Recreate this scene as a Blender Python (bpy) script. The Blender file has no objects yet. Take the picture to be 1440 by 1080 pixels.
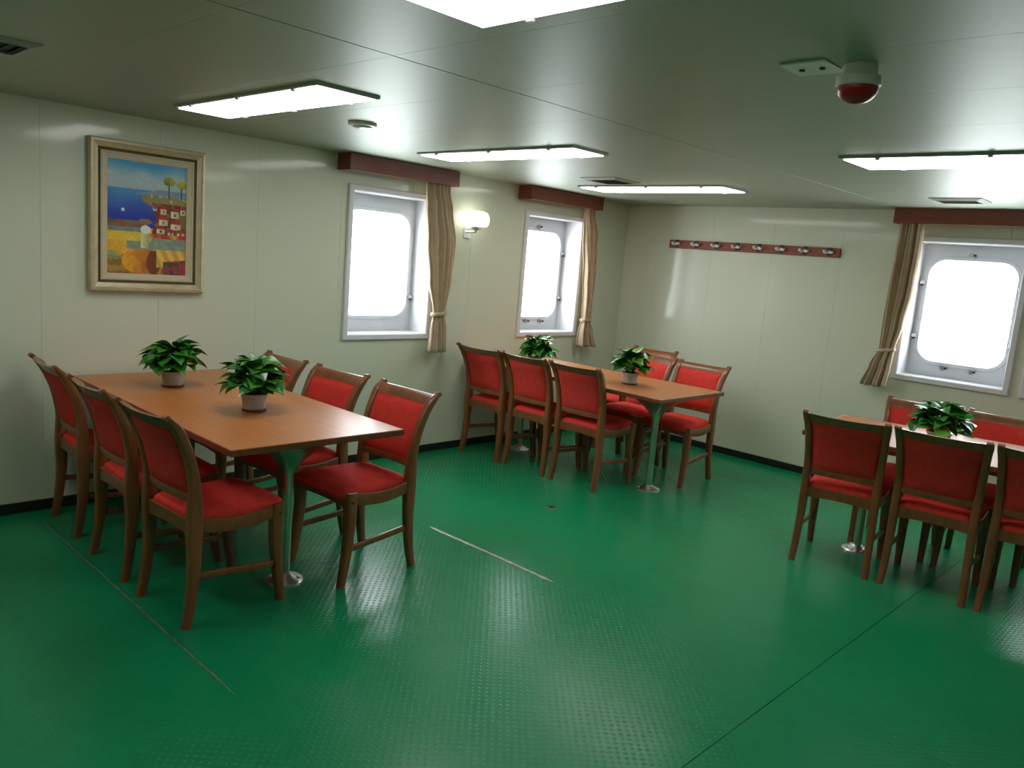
import bpy, bmesh, math, random
from mathutils import Vector, Matrix

random.seed(7)
scene = bpy.context.scene
COL = scene.collection

# ------------------------------------------------------------------ camera
CAM = Vector((4.6248, -6.2903, 1.55))
YAW, PITCH, ROLL, FPX = 0.75845, -0.15736, 0.08344, 1117.75
cy_, sy_ = math.cos(YAW), math.sin(YAW)
cp_, sp_ = math.cos(PITCH), math.sin(PITCH)
fwd = Vector((-sy_ * cp_, cy_ * cp_, sp_))
rgt = Vector((cy_, sy_, 0))
upv = rgt.cross(fwd)
r2 = math.cos(ROLL) * rgt + math.sin(ROLL) * upv
u2 = -math.sin(ROLL) * rgt + math.cos(ROLL) * upv
cam_d = bpy.data.cameras.new('camera')
cam = bpy.data.objects.new('camera', cam_d)
COL.objects.link(cam)
m4 = Matrix((r2, u2, -fwd)).transposed().to_4x4()
m4.translation = CAM
cam.matrix_world = m4
cam_d.sensor_width = 36.0
cam_d.sensor_fit = 'HORIZONTAL'
cam_d.lens = FPX / 1440.0 * 36.0
cam_d.clip_start = 0.02
scene.camera = cam

# ------------------------------------------------------------------ world, daylight, exposure
WORLD_STRENGTH = 12.5
LAMP_STRENGTH = 8.6
SCONCE_STRENGTH = 3.5
w = bpy.data.worlds.new('overcast_sky')
scene.world = w
w.use_nodes = True
bg = w.node_tree.nodes['Background']
bg.inputs['Color'].default_value = (0.90, 0.95, 1.0, 1)
bg.inputs['Strength'].default_value = WORLD_STRENGTH
scene.view_settings.view_transform = 'Standard'
scene.view_settings.look = 'None'
scene.view_settings.gamma = 1.0
scene.view_settings.use_curve_mapping = False
scene.view_settings.exposure = 0.0

H = 2.134            # ceiling height
RX, RY = 7.4, -8.4   # the far limits of the room (right wall, rear wall)

WIN_Z = 1.42
# (local centre along the wall, wall)
WINDOWS = [(-2.77, 'left'), (-1.035, 'left'), (2.972, 'back'), (3.815, 'back')]
WW, WH = 0.78, 1.06  # casing outside
BORD = 0.042
GW, GH, GR = 0.575, 0.745, 0.115
DEPTH = 0.185


def win_matrix(c, wall):
    if wall == 'left':
        return Matrix.Translation((0, c, WIN_Z)) @ Matrix.Rotation(math.pi / 2, 4, 'Z')
    return Matrix.Translation((c, 0, WIN_Z))


for c, wall in WINDOWS:      # portals: they only guide the sky light through the openings
    ld = bpy.data.lights.new('window_portal', 'AREA')
    ld.shape = 'RECTANGLE'
    ld.size, ld.size_y = GW, GH
    ld.cycles.is_portal = True
    lo = bpy.data.objects.new('window_portal', ld)
    COL.objects.link(lo)
    lo.matrix_world = win_matrix(c, wall) @ Matrix.Translation((0, DEPTH + 0.05, 0)) @ Matrix.Rotation(-math.pi / 2, 4, 'X')


# ------------------------------------------------------------------ helpers: tags
def tag(o, label=None, cat=None, group=None, kind=None):
    if label: o['label'] = label
    if cat: o['category'] = cat
    if group: o['group'] = group
    if kind: o['kind'] = kind
    return o


def empty(name, loc=(0, 0, 0), rz=0.0):
    o = bpy.data.objects.new(name, None)
    o.empty_display_size = 0.1
    COL.objects.link(o)
    o.location = loc
    o.rotation_euler = (0, 0, rz)
    return o


def obj(name, bm, mat, parent=None, smooth=False, angle=None):
    me = bpy.data.meshes.new(name)
    bmesh.ops.recalc_face_normals(bm, faces=bm.faces[:])
    bm.to_mesh(me)
    bm.free()
    if smooth:
        for p in me.polygons: p.use_smooth = True
        if angle is not None:
            me.set_sharp_from_angle(angle=math.radians(angle))
    me.materials.append(mat)
    o = bpy.data.objects.new(name, me)
    COL.objects.link(o)
    if parent is not None: o.parent = parent
    return o


def linked(name, src, parent, matrix=None):
    o = bpy.data.objects.new(name, src.data if hasattr(src, 'data') else src)
    COL.objects.link(o)
    o.parent = parent
    if matrix is not None: o.matrix_local = matrix
    return o


def copy_tree(o, parent=None):
    c = o.copy()
    COL.objects.link(c)
    c.parent = parent
    for ch in list(o.children):
        copy_tree(ch, c)
    return c


# ------------------------------------------------------------------ helpers: shapes
def box(bm, x0, x1, y0, y1, z0, z1, bev=0.0, seg=2):
    vs = [bm.verts.new((x, y, z)) for z in (z0, z1) for y in (y0, y1) for x in (x0, x1)]
    fs = []
    for idx in ((0, 2, 3, 1), (4, 5, 7, 6), (0, 1, 5, 4), (2, 6, 7, 3), (0, 4, 6, 2), (1, 3, 7, 5)):
        fs.append(bm.faces.new([vs[i] for i in idx]))
    if bev > 0:
        es = list({e for f in fs for e in f.edges})
        bmesh.ops.bevel(bm, geom=es, offset=bev, segments=seg, profile=0.5, affect='EDGES', clamp_overlap=True)
    return bm


def boxbm(*a, **k):
    return box(bmesh.new(), *a, **k)


def loft(bm, rings, caps=True, closed=True):
    R = [[bm.verts.new(p) for p in r] for r in rings]
    n = len(R[0])
    for a, b in zip(R[:-1], R[1:]):
        for i in range(n if closed else n - 1):
            j = (i + 1) % n
            bm.faces.new((a[i], a[j], b[j], b[i]))
    if caps:
        bm.faces.new(R[0][::-1])
        bm.faces.new(R[-1])
    return bm


def rrect(hx, hy, r, n=3):
    r = min(r, hx * 0.999, hy * 0.999)
    pts = []
    for k, (sx, sy) in enumerate(((1, 1), (-1, 1), (-1, -1), (1, -1))):
        for i in range(n + 1):
            a = math.pi / 2 * (k + i / n)
            pts.append((sx * (hx - r) + r * math.cos(a), sy * (hy - r) + r * math.sin(a)))
    return pts


def lathe(bm, prof, n=24, cx=0, cy=0, caps=True):
    rings = [[(cx + r * math.cos(2 * math.pi * i / n), cy + r * math.sin(2 * math.pi * i / n), z) for i in range(n)]
             for r, z in prof]
    return loft(bm, rings, caps)


def tube(bm, pts, r, n=8):
    pts = [Vector(p) for p in pts]
    rings = []
    for i, p in enumerate(pts):
        t = (pts[min(i + 1, len(pts) - 1)] - pts[max(i - 1, 0)]).normalized()
        a = t.cross(Vector((0, 0, 1)))
        if a.length < 1e-3: a = t.cross(Vector((1, 0, 0)))
        a.normalize()
        b = t.cross(a)
        rr = r[i] if isinstance(r, (list, tuple)) else r
        rings.append([p + rr * (math.cos(2 * math.pi * k / n) * a + math.sin(2 * math.pi * k / n) * b) for k in range(n)])
    return loft(bm, rings)


def lerp(a, b, t): return a + (b - a) * t


def interp(keys, t):
    """keys: list of (t, v0, v1, ...) -> smooth interpolated values"""
    if t <= keys[0][0]: return keys[0][1:]
    for a, b in zip(keys[:-1], keys[1:]):
        if t <= b[0]:
            s = (t - a[0]) / (b[0] - a[0])
            s = s * s * (3 - 2 * s)
            return tuple(lerp(x, y, s) for x, y in zip(a[1:], b[1:]))
    return keys[-1][1:]


# ------------------------------------------------------------------ materials
def new_mat(name):
    m = bpy.data.materials.new(name)
    m.use_nodes = True
    nt = m.node_tree
    return m, nt, nt.nodes['Principled BSDF']


def noise(nt, scale, detail=3, vec=None, rough=0.55):
    n = nt.nodes.new('ShaderNodeTexNoise')
    n.inputs['Scale'].default_value = scale
    n.inputs['Detail'].default_value = detail
    n.inputs['Roughness'].default_value = rough
    if vec is not None: nt.links.new(vec, n.inputs['Vector'])
    return n


def coords(nt, out='Object', scale=(1, 1, 1)):
    tc = nt.nodes.new('ShaderNodeTexCoord')
    mp = nt.nodes.new('ShaderNodeMapping')
    mp.inputs['Scale'].default_value = scale
    nt.links.new(tc.outputs[out], mp.inputs['Vector'])
    return mp.outputs['Vector']


def world_pos(nt, scale=(1, 1, 1)):
    g = nt.nodes.new('ShaderNodeNewGeometry')
    mp = nt.nodes.new('ShaderNodeMapping')
    mp.inputs['Scale'].default_value = scale
    nt.links.new(g.outputs['Position'], mp.inputs['Vector'])
    return mp.outputs['Vector']


def ramp(nt, fac, stops):
    r = nt.nodes.new('ShaderNodeValToRGB')
    el = r.color_ramp.elements
    while len(el) < len(stops): el.new(0.5)
    for e, (p, c) in zip(el, stops):
        e.position = p
        e.color = (*c, 1)
    nt.links.new(fac, r.inputs['Fac'])
    return r.outputs['Color']


def bump(nt, bs, height, strength, dist):
    b = nt.nodes.new('ShaderNodeBump')
    b.inputs['Strength'].default_value = strength
    b.inputs['Distance'].default_value = dist
    nt.links.new(height, b.inputs['Height'])
    nt.links.new(b.outputs['Normal'], bs.inputs['Normal'])


def simple(name, col, rough=0.5, metal=0.0, var=0.08, nscale=8, coat=0.0, bump_s=0.0, bump_scale=200, spec=0.5, sheen=0.0):
    m, nt, bs = new_mat(name)
    v = coords(nt)
    n = noise(nt, nscale, 3, v)
    lo = tuple(c * (1 - var) for c in col)
    hi = tuple(min(1, c * (1 + var)) for c in col)
    nt.links.new(ramp(nt, n.outputs['Fac'], [(0.3, lo), (0.7, hi)]), bs.inputs['Base Color'])
    bs.inputs['Roughness'].default_value = rough
    bs.inputs['Metallic'].default_value = metal
    bs.inputs['Specular IOR Level'].default_value = spec
    bs.inputs['Coat Weight'].default_value = coat
    bs.inputs['Coat Roughness'].default_value = 0.12
    bs.inputs['Sheen Weight'].default_value = sheen
    if bump_s > 0:
        n2 = noise(nt, bump_scale, 2, v)
        bump(nt, bs, n2.outputs['Fac'], bump_s, 0.002)
    return m


def wood(name, dark, light, rough, scale, coat=0.3, coat_rough=0.15):
    m, nt, bs = new_mat(name)
    v = coords(nt, 'Object', scale)
    n = noise(nt, 6, 5, v, 0.6)
    nt.links.new(ramp(nt, n.outputs['Fac'], [(0.25, dark), (0.75, light)]), bs.inputs['Base Color'])
    bs.inputs['Roughness'].default_value = rough
    bs.inputs['Coat Weight'].default_value = coat
    bs.inputs['Coat Roughness'].default_value = coat_rough
    return m


def emission(name, col, strength):
    m, nt, bs = new_mat(name)
    bs.inputs['Base Color'].default_value = (0.9, 0.9, 0.9, 1)
    bs.inputs['Emission Color'].default_value = (*col, 1)
    bs.inputs['Emission Strength'].default_value = strength
    bs.inputs['Roughness'].default_value = 0.4
    return m


def paint_panel(name, col, rough, coat, coat_rough, wav=0.0):
    m, nt, bs = new_mat(name)
    v = world_pos(nt)
    n = noise(nt, 1.3, 3, v)
    nt.links.new(ramp(nt, n.outputs['Fac'], [(0.3, tuple(c * 0.97 for c in col)), (0.7, col)]), bs.inputs['Base Color'])
    bs.inputs['Roughness'].default_value = rough
    bs.inputs['Coat Weight'].default_value = coat
    bs.inputs['Coat Roughness'].default_value = coat_rough
    if wav > 0:
        n2 = noise(nt, 2.2, 2, v)
        bump(nt, bs, n2.outputs['Fac'], wav, 0.01)
    return m


M = {}
M['wall'] = paint_panel('wall_paint', (0.67, 0.71, 0.56), 0.45, 0.5, 0.09, 0.04)
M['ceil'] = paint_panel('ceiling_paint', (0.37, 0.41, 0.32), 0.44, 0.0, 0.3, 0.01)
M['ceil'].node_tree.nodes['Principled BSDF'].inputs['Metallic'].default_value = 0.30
M['joint'] = simple('panel_joint', (0.30, 0.30, 0.23), 0.8)
M['deck_under'] = simple('deck_underlay', (0.004, 0.07, 0.03), 0.6)
M['base'] = simple('baseboard_black', (0.012, 0.012, 0.011), 0.4)
M['red'] = simple('red_fabric', (0.66, 0.040, 0.028), 0.88, var=0.10, nscale=30, bump_s=0.2, bump_scale=420, spec=0.3)
M['chair_wood'] = wood('chair_wood', (0.15, 0.045, 0.013), (0.29, 0.098, 0.028), 0.38, (4, 4, 0.8), 0.35)
M['table_wood'] = wood('table_wood', (0.42, 0.135, 0.030), (0.52, 0.185, 0.045), 0.42, (0.5, 6, 6), 0.25, 0.30)
M['table_edge'] = wood('table_edge', (0.12, 0.035, 0.012), (0.20, 0.06, 0.02), 0.35, (0.5, 6, 6), 0.2)
M['pelmet'] = wood('pelmet_wood', (0.17, 0.032, 0.017), (0.25, 0.05, 0.024), 0.35, (1, 1, 6), 0.2)
M['rack'] = wood('rack_wood', (0.22, 0.04, 0.02), (0.30, 0.06, 0.03), 0.45, (0.7, 4, 6), 0.1)
M['chrome'] = simple('chrome', (0.85, 0.86, 0.85), 0.32, 1.0, var=0.03)
M['steel'] = simple('brushed_steel', (0.60, 0.63, 0.56), 0.3, 1.0, var=0.05)
M['dark_metal'] = simple('dark_metal', (0.05, 0.05, 0.05), 0.4, 0.8)
M['black'] = simple('black_plastic', (0.012, 0.012, 0.012), 0.4)
M['white_paint'] = simple('white_enamel', (0.76, 0.77, 0.80), 0.28, var=0.02, coat=0.3)
M['plate_grey'] = simple('port_plate_grey', (0.62, 0.63, 0.66), 0.35, var=0.04)
M['gasket'] = simple('gasket', (0.35, 0.36, 0.38), 0.5)
M['clip'] = simple('clip_metal', (0.50, 0.50, 0.52), 0.3, 0.9)
M['curtain'] = simple('curtain_cloth', (0.50, 0.37, 0.24), 0.85, var=0.10, nscale=14, bump_s=0.2, bump_scale=300, sheen=0.2)
M['housing'] = simple('lamp_housing', (0.42, 0.45, 0.41), 0.4, var=0.02)
M['diffuser'] = emission('lamp_diffuser', (1.0, 0.99, 0.95), LAMP_STRENGTH)
M['sconce'] = emission('sconce_glass', (1.0, 0.97, 0.86), SCONCE_STRENGTH)
M['frame_gold'] = simple('frame_champagne', (0.60, 0.52, 0.34), 0.36, 0.3, var=0.12, nscale=20)
M['frame_dark'] = simple('frame_olive', (0.13, 0.10, 0.045), 0.5, 0.2, var=0.15, nscale=20)
M['liner'] = simple('frame_liner', (0.55, 0.48, 0.32), 0.7, var=0.06, nscale=60)
M['vent_dark'] = simple('vent_dark', (0.03, 0.03, 0.03), 0.7)
M['vent'] = simple('vent_paint', (0.38, 0.37, 0.32), 0.5)
M['cream'] = simple('cream_plastic', (0.70, 0.69, 0.58), 0.4)
M['alarm_red'] = simple('alarm_lens', (0.34, 0.006, 0.010), 0.3, var=0.05, coat=0.1)
M['soil'] = simple('soil', (0.03, 0.02, 0.012), 0.95, bump_s=0.6, bump_scale=90)
M['pot'] = simple('pot_glaze', (0.43, 0.43, 0.39), 0.3, var=0.05, coat=0.3)
M['saucer'] = simple('pot_saucer', (0.13, 0.025, 0.018), 0.4)
M['stem'] = simple('stem_green', (0.10, 0.22, 0.04), 0.5)
M['hook'] = simple('hook_white', (0.85, 0.85, 0.86), 0.25, 0.0, var=0.02)
M['scuff'] = simple('weld_bead', (0.34, 0.38, 0.33), 0.34, 0.5, var=0.35, nscale=30, bump_s=0.5, bump_scale=60)
M['scuff_faint'] = simple('painted_weld_bead', (0.07, 0.20, 0.11), 0.34, 0.1, var=0.4, nscale=30, bump_s=0.5, bump_scale=60)


def leaf_mat(name, dark, light):
    m, nt, bs = new_mat(name)
    v = coords(nt, 'Object', (1, 1, 1))
    n = noise(nt, 26, 3, v)
    nt.links.new(ramp(nt, n.outputs['Fac'], [(0.35, dark), (0.72, light)]), bs.inputs['Base Color'])
    bs.inputs['Roughness'].default_value = 0.32
    bs.inputs['Coat Weight'].default_value = 0.25
    bs.inputs['Transmission Weight'].default_value = 0.0
    return m


LEAFM = [leaf_mat('leaf_dark', (0.014, 0.095, 0.012), (0.03, 0.17, 0.022)),
         leaf_mat('leaf_mid', (0.028, 0.17, 0.017), (0.06, 0.28, 0.03)),
         leaf_mat('leaf_lime', (0.10, 0.30, 0.03), (0.22, 0.42, 0.06))]


def make_floor_mat():
    m, nt, bs = new_mat('green_deck_paint')
    v = world_pos(nt)
    n = noise(nt, 0.9, 4, v)
    n2 = noise(nt, 14, 4, v)
    mx = nt.nodes.new('ShaderNodeMath'); mx.operation = 'MULTIPLY_ADD'
    nt.links.new(n2.outputs['Fac'], mx.inputs[0]); mx.inputs[1].default_value = 0.35
    nt.links.new(n.outputs['Fac'], mx.inputs[2])
    nt.links.new(ramp(nt, mx.outputs[0], [(0.45, (0.003, 0.205, 0.074)), (0.9, (0.005, 0.258, 0.103))]), bs.inputs['Base Color'])
    # raised tread pattern: staggered rows of short lugs
    sep = nt.nodes.new('ShaderNodeSeparateXYZ')
    nt.links.new(v, sep.inputs[0])

    def math_(op, a, b=None):
        k = nt.nodes.new('ShaderNodeMath'); k.operation = op
        for i, q in enumerate((a, b)):
            if q is None: continue
            if isinstance(q, (int, float)): k.inputs[i].default_value = q
            else: nt.links.new(q, k.inputs[i])
        return k.outputs[0]
    px = math_('SINE', math_('MULTIPLY', sep.outputs['X'], 2 * math.pi / 0.036))
    py = math_('SINE', math_('MULTIPLY', sep.outputs['Y'], 2 * math.pi / 0.036))
    lug = math_('MAXIMUM', math_('SUBTRACT', math_('MULTIPLY', px, py), 0.25), 0.0)
    nb = noise(nt, 5, 2, v)
    h = math_('ADD', lug, math_('MULTIPLY', nb.outputs['Fac'], 0.0))
    bump(nt, bs, h, 0.22, 0.004)
    r = ramp(nt, n2.outputs['Fac'], [(0.3, (0.22, 0.22, 0.22)), (0.75, (0.27, 0.27, 0.27))])
    nt.links.new(r, bs.inputs['Roughness'])
    bs.inputs['Specular IOR Level'].default_value = 0.25
    return m


M['floor'] = make_floor_mat()


def make_glass():
    m = bpy.data.materials.new('port_glass')
    m.use_nodes = True
    nt = m.node_tree
    nt.nodes.clear()
    out = nt.nodes.new('ShaderNodeOutputMaterial')
    tr = nt.nodes.new('ShaderNodeBsdfTransparent')
    tr.inputs['Color'].default_value = (0.96, 0.98, 0.97, 1)
    gl = nt.nodes.new('ShaderNodeBsdfGlossy')
    gl.inputs['Roughness'].default_value = 0.02
    lw = nt.nodes.new('ShaderNodeLayerWeight')
    lw.inputs['Blend'].default_value = 0.5
    pw = nt.nodes.new('ShaderNodeMath'); pw.operation = 'POWER'
    nt.links.new(lw.outputs['Facing'], pw.inputs[0]); pw.inputs[1].default_value = 5.0
    fr = nt.nodes.new('ShaderNodeMath'); fr.operation = 'MULTIPLY_ADD'
    nt.links.new(pw.outputs[0], fr.inputs[0]); fr.inputs[1].default_value = 0.9; fr.inputs[2].default_value = 0.03
    mix = nt.nodes.new('ShaderNodeMixShader')
    nt.links.new(fr.outputs[0], mix.inputs['Fac'])
    nt.links.new(tr.outputs[0], mix.inputs[1])
    nt.links.new(gl.outputs[0], mix.inputs[2])
    nt.links.new(mix.outputs[0], out.inputs['Surface'])
    return m


M['glass'] = make_glass()

# ------------------------------------------------------------------ floor
floor = obj('floor', boxbm(0 - 0.3, RX + 0.3, RY - 0.3, 0.3, -0.12, -0.006), M['deck_under'])
tag(floor, 'glossy green painted steel deck of chequered plates', kind='structure')
xs = [0, 1.06, 2.28, 3.5, 4.72, 5.94, RX]
ys = [0, -1.79, -3.42, -5.05, -6.68, RY]
for i in range(len(xs) - 1):
    for j in range(len(ys) - 1):
        gl_ = 0.0016 if abs(xs[i] - 3.5) < .01 else 0.0002
        gr_ = 0.0016 if abs(xs[i + 1] - 3.5) < .01 else 0.0002
        obj('floor_plate', boxbm(xs[i] + gl_, xs[i + 1] - gr_, ys[j + 1] + 0.0003, ys[j] - 0.0003, -0.006, 0), M['floor'], floor)


def weld_strip(x0, x1, y, wv, seed, mat):
    rnd = random.Random(seed)
    bm = bmesh.new()
    rings = []
    n = 46
    for i in range(n + 1):
        x = lerp(x0, x1, i / n)
        t = min(i, n - i) / 4.0
        k = min(1, t + 0.25)
        ww = wv * k * rnd.uniform(0.8, 1.2)
        hh = 0.0035 * k * rnd.uniform(0.7, 1.2)
        yy = y + rnd.uniform(-0.0015, 0.0015)
        rings.append([(x, yy - ww, -0.001), (x, yy - ww * .55, hh * .8), (x, yy, hh), (x, yy + ww * .55, hh * .8), (x, yy + ww, -0.001)])
    loft(bm, rings)
    o = obj('weld_seam', bm, mat, floor, True)
    o['label'] = 'worn pale weld seam along a plate edge'


weld_strip(1.34, 2.29, -3.41, 0.015, 1, M['scuff'])
weld_strip(0.18, 2.28, -5.06, 0.008, 2, M['scuff_faint'])

# ------------------------------------------------------------------ walls
IW, IH = WW - 2 * BORD, WH - 2 * BORD          # opening inside the casing
HOLE_W, HOLE_H = IW + 0.024, IH + 0.024


def grid_cells(u0, u1, z0, z1, holes):
    us = sorted({u0, u1, *[h for a in holes for h in a[:2] if u0 < h < u1]})
    zs = sorted({z0, z1, *[h for a in holes for h in a[2:] if z0 < h < z1]})
    for a, b in zip(us[:-1], us[1:]):
        for c, d in zip(zs[:-1], zs[1:]):
            mu, mz = (a + b) / 2, (c + d) / 2
            if any(h[0] < mu < h[1] and h[2] < mz < h[3] for h in holes): continue
            yield a, b, c, d


def build_wall(name, label, axis, u0, u1, holes, seams, base, sign, rnd):
    """axis 'x': wall lies at x=base (u = y); axis 'y': wall at y=base (u = x); sign = direction out of the room"""
    def add(bm, a, b, c, d, d0, d1, bev=0):
        lo, hi = sorted((base + sign * d0, base + sign * d1))
        if axis == 'x': box(bm, lo, hi, a, b, c, d, bev)
        else: box(bm, a, b, lo, hi, c, d, bev)
    bm = bmesh.new()
    for c in grid_cells(u0, u1, 0, H + 0.06, holes): add(bm, *c, 0.010, 0.26)
    wall = obj(name, bm, M['joint'])
    tag(wall, label, kind='structure')
    edges = [u0] + [s for s in seams if u0 < s < u1] + [u1]
    for a, b in zip(edges[:-1], edges[1:]):
        bm = bmesh.new()
        for c in grid_cells(a + 0.0005, b - 0.0005, 0.0, H + 0.012, holes):
            add(bm, *c, 0.0, 0.010)
        o = obj('wall_panel', bm, M['wall'], wall)
    return wall


def hole(c):
    return (c - HOLE_W / 2, c + HOLE_W / 2, WIN_Z - HOLE_H / 2, WIN_Z + HOLE_H / 2)


rw = random.Random(3)
left_seams = [-8.0 + 0.6 * k - 0.005 for k in range(14)]
wall_left = build_wall('wall_left', 'glossy cream panelled wall with two portholes and the painting', 'x', RY, 0.26,
                       [hole(c) for c, wl in WINDOWS if wl == 'left'], left_seams, 0.0, -1, rw)
back_seams = [0.37 + 0.568 * k for k in range(13)]
wall_back = build_wall('wall_back', 'glossy cream panelled wall with the coat rack', 'y', 0.0, RX,
                       [hole(c) for c, wl in WINDOWS if wl == 'back'], back_seams, 0.0, 1, rw)
build_wall('wall_right', 'cream panelled wall out of view on the right', 'x', RY, 0.26, [], left_seams, RX, 1, rw)
build_wall('wall_rear', 'cream panelled wall behind the camera', 'y', 0.0, RX, [], back_seams, RY, -1, rw)

b = obj('baseboard_left', boxbm(0.0, 0.014, RY, -0.0, 0.0, 0.058, 0.003), M['base'])
tag(b, 'black rubber skirting along the left wall', kind='structure')
b = obj('baseboard_back', boxbm(0.014, RX, -0.014, 0.0, 0.0, 0.058, 0.003), M['base'])
tag(b, 'black rubber skirting along the back wall', kind='structure')

# ------------------------------------------------------------------ ceiling
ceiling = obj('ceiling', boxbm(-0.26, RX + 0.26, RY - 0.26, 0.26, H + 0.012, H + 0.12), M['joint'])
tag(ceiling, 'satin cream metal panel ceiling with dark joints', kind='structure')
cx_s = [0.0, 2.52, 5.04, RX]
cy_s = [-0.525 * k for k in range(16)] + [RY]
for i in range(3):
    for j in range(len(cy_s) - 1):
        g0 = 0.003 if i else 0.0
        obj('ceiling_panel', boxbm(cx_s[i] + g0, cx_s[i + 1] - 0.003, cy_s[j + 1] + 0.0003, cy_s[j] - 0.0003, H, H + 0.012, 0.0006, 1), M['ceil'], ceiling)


# ------------------------------------------------------------------ windows (ship's portlights in deep white boxes)
def ring_rect(bm, ow, oh, iw, ih, y0, y1, bev=0.0):
    """rectangular picture-frame ring between y0 and y1 (local y = depth)"""
    def quad(w_, h_, y): return [(-w_ / 2, y, -h_ / 2), (w_ / 2, y, -h_ / 2), (w_ / 2, y, h_ / 2), (-w_ / 2, y, h_ / 2)]
    prof = [(ow, oh, y1), (ow, oh, y0 + bev), (ow - 2 * bev, oh - 2 * bev, y0), (iw + 2 * bev, ih + 2 * bev, y0), (iw, ih, y0 + bev), (iw, ih, y1)]
    R = [[bm.verts.new(p) for p in quad(*q)] for q in prof]
    for a, b_ in zip(R, R[1:] + R[:1]):
        for i in range(4):
            j = (i + 1) % 4
            bm.faces.new((a[i], a[j], b_[j], b_[i]))
    return bm


def ring_round(bm, prof, n=8):
    """prof: list of (half w, half h, r, y) closed loop profile"""
    R = []
    for hw, hh, r, y in prof:
        R.append([bm.verts.new((px, y, pz)) for px, pz in rrect(hw, hh, r, n)])
    for a, b_ in zip(R, R[1:] + R[:1]):
        k = len(a)
        for i in range(k):
            j = (i + 1) % k
            bm.faces.new((a[i], a[j], b_[j], b_[i]))
    return bm


def make_window(k, c, wall, label, clips):
    bm = bmesh.new()
    ring_rect(bm, WW, WH, IW, IH, -0.022, 0.0, 0.006)
    win = obj('window_%d' % k, bm, M['white_paint'])
    tag(win, label, kind='structure')
    win.matrix_world = win_matrix(c, wall)
    bm = bmesh.new()
    ring_rect(bm, IW + 0.022, IH + 0.022, IW, IH, -0.002, DEPTH + 0.03)
    obj('window_reveal', bm, M['white_paint'], win)
    # outer plate with the rounded opening
    bm = bmesh.new()
    nseg = 8
    inner = rrect(GW / 2, GH / 2, GR, nseg)
    hw, hh = IW / 2 + 0.004, IH / 2 + 0.004
    outer = []
    for px, pz in inner:
        s = max(abs(px) / hw, abs(pz) / hh)
        dx, dz = px / (GW / 2), pz / (GH / 2)
        q = max(abs(dx), abs(dz))
        outer.append((dx / q * hw, dz / q * hh))
    loops = []
    for pts, y in ((outer, DEPTH), (inner, DEPTH), (inner, DEPTH + 0.03), (outer, DEPTH + 0.03)):
        loops.append([bm.verts.new((px, y, pz)) for px, pz in pts])
    for a, b_ in zip(loops, loops[1:] + loops[:1]):
        for i in range(len(a)):
            j = (i + 1) % len(a)
            bm.faces.new((a[i], a[j], b_[j], b_[i]))
    obj('port_plate', bm, M['plate_grey'], win)
    # hinged port rim
    bm = bmesh.new()
    ring_round(bm, [(GW / 2 + 0.030, GH / 2 + 0.030, GR + 0.03, DEPTH), (GW / 2 + 0.026, GH / 2 + 0.026, GR + 0.026, DEPTH - 0.016),
                    (GW / 2 + 0.004, GH / 2 + 0.004, GR + 0.004, DEPTH - 0.016), (GW / 2, GH / 2, GR, DEPTH - 0.006), (GW / 2, GH / 2, GR, DEPTH)])
    obj('port_rim', bm, M['plate_grey'], win, True, 40)
    # glass with thickness
    bm = bmesh.new()
    loft(bm, [[(px, y, pz) for px, pz in rrect(GW / 2 + 0.0005, GH / 2 + 0.0005, GR, 8)] for y in (DEPTH + 0.012,DEPTH + 0.013)])
    obj('port_glass', bm, M['glass'], win)
    # clamps round the port
    for (px, pz, ang) in clips:
        bm = bmesh.new()
        box(bm, -0.024, 0.024, -0.020, 0.0, -0.011, 0.011, 0.003, 1)
        box(bm, -0.012, 0.012, -0.030, -0.018, -0.02, 0.02, 0.003, 1)
        o = obj('port_clamp', bm, M['clip'], win)
        o.matrix_local = Matrix.Translation((px, DEPTH, pz)) @ Matrix.Rotation(ang, 4, 'Y')
        bm = bmesh.new()
        tube(bm, [(0.018, -0.012, 0), (0.018, -0.04, 0)], 0.008, 8)
        obj('clamp_nut', bm, M['dark_metal'], o)
    return win


ex, ez = GW / 2 + 0.036, GH / 2 + 0.042
CL = [(-0.02, ez, 0), (-ex, 0.2, 1.57), (-ex, -0.2, 1.57), (ex, 0.2, 1.57), (ex, -0.2, 1.57), (-0.09, -ez, 0), (0.1, -ez, 0)]
make_window(1, -2.77, 'left', 'white box window with a rounded bright pane, nearest the painting', [(ex, -0.23, 1.57)])
make_window(2, -1.035, 'left', 'white box window with a rounded bright pane, nearest the room corner', CL)
make_window(3, 2.972, 'back', 'white box window with a rounded bright pane right of the coat rack', CL)
make_window(4, 3.815, 'back', 'white window casing just showing at the right picture edge', CL)


# ------------------------------------------------------------------ pelmets (valance boxes)
def pelmet(c0, c1, wall, label, n_end=True):
    mid, L = (c0 + c1) / 2, c1 - c0
    if wall == 'left':
        root = empty('curtain_pelmet', (0, mid, H - 0.108), math.pi / 2)
    else:
        root = empty('curtain_pelmet', (mid, 0, H - 0.108), 0)
    tag(root, label, 'pelmet', 'curtain pelmets')
    hh = 0.106
    obj('front_board', boxbm(-L / 2, L / 2, -0.150, -0.132, 0, hh, 0.002, 1), M['pelmet'], root)
    for s in (-1, 1):
        x = s * (L / 2 - 0.009)
        obj('end_board', boxbm(x - 0.009, x + 0.009, -0.132, -0.001, 0, hh, 0.002, 1), M['pelmet'], root)
    obj('curtain_rail', boxbm(-L / 2 + 0.02, L / 2 - 0.02, -0.095, -0.065, 0.035, 0.06, 0.004, 1), M['dark_metal'], root)
    return root


pelmet(-3.252, -2.30, 'left', 'dark red wooden pelmet over the window nearest the painting')
pelmet(-1.52, -0.58, 'left', 'red wooden pelmet over the window nearest the corner')
pelmet(2.478, 4.34, 'back', 'long dark red wooden pelmet over the windows right of the coat rack')


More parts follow.
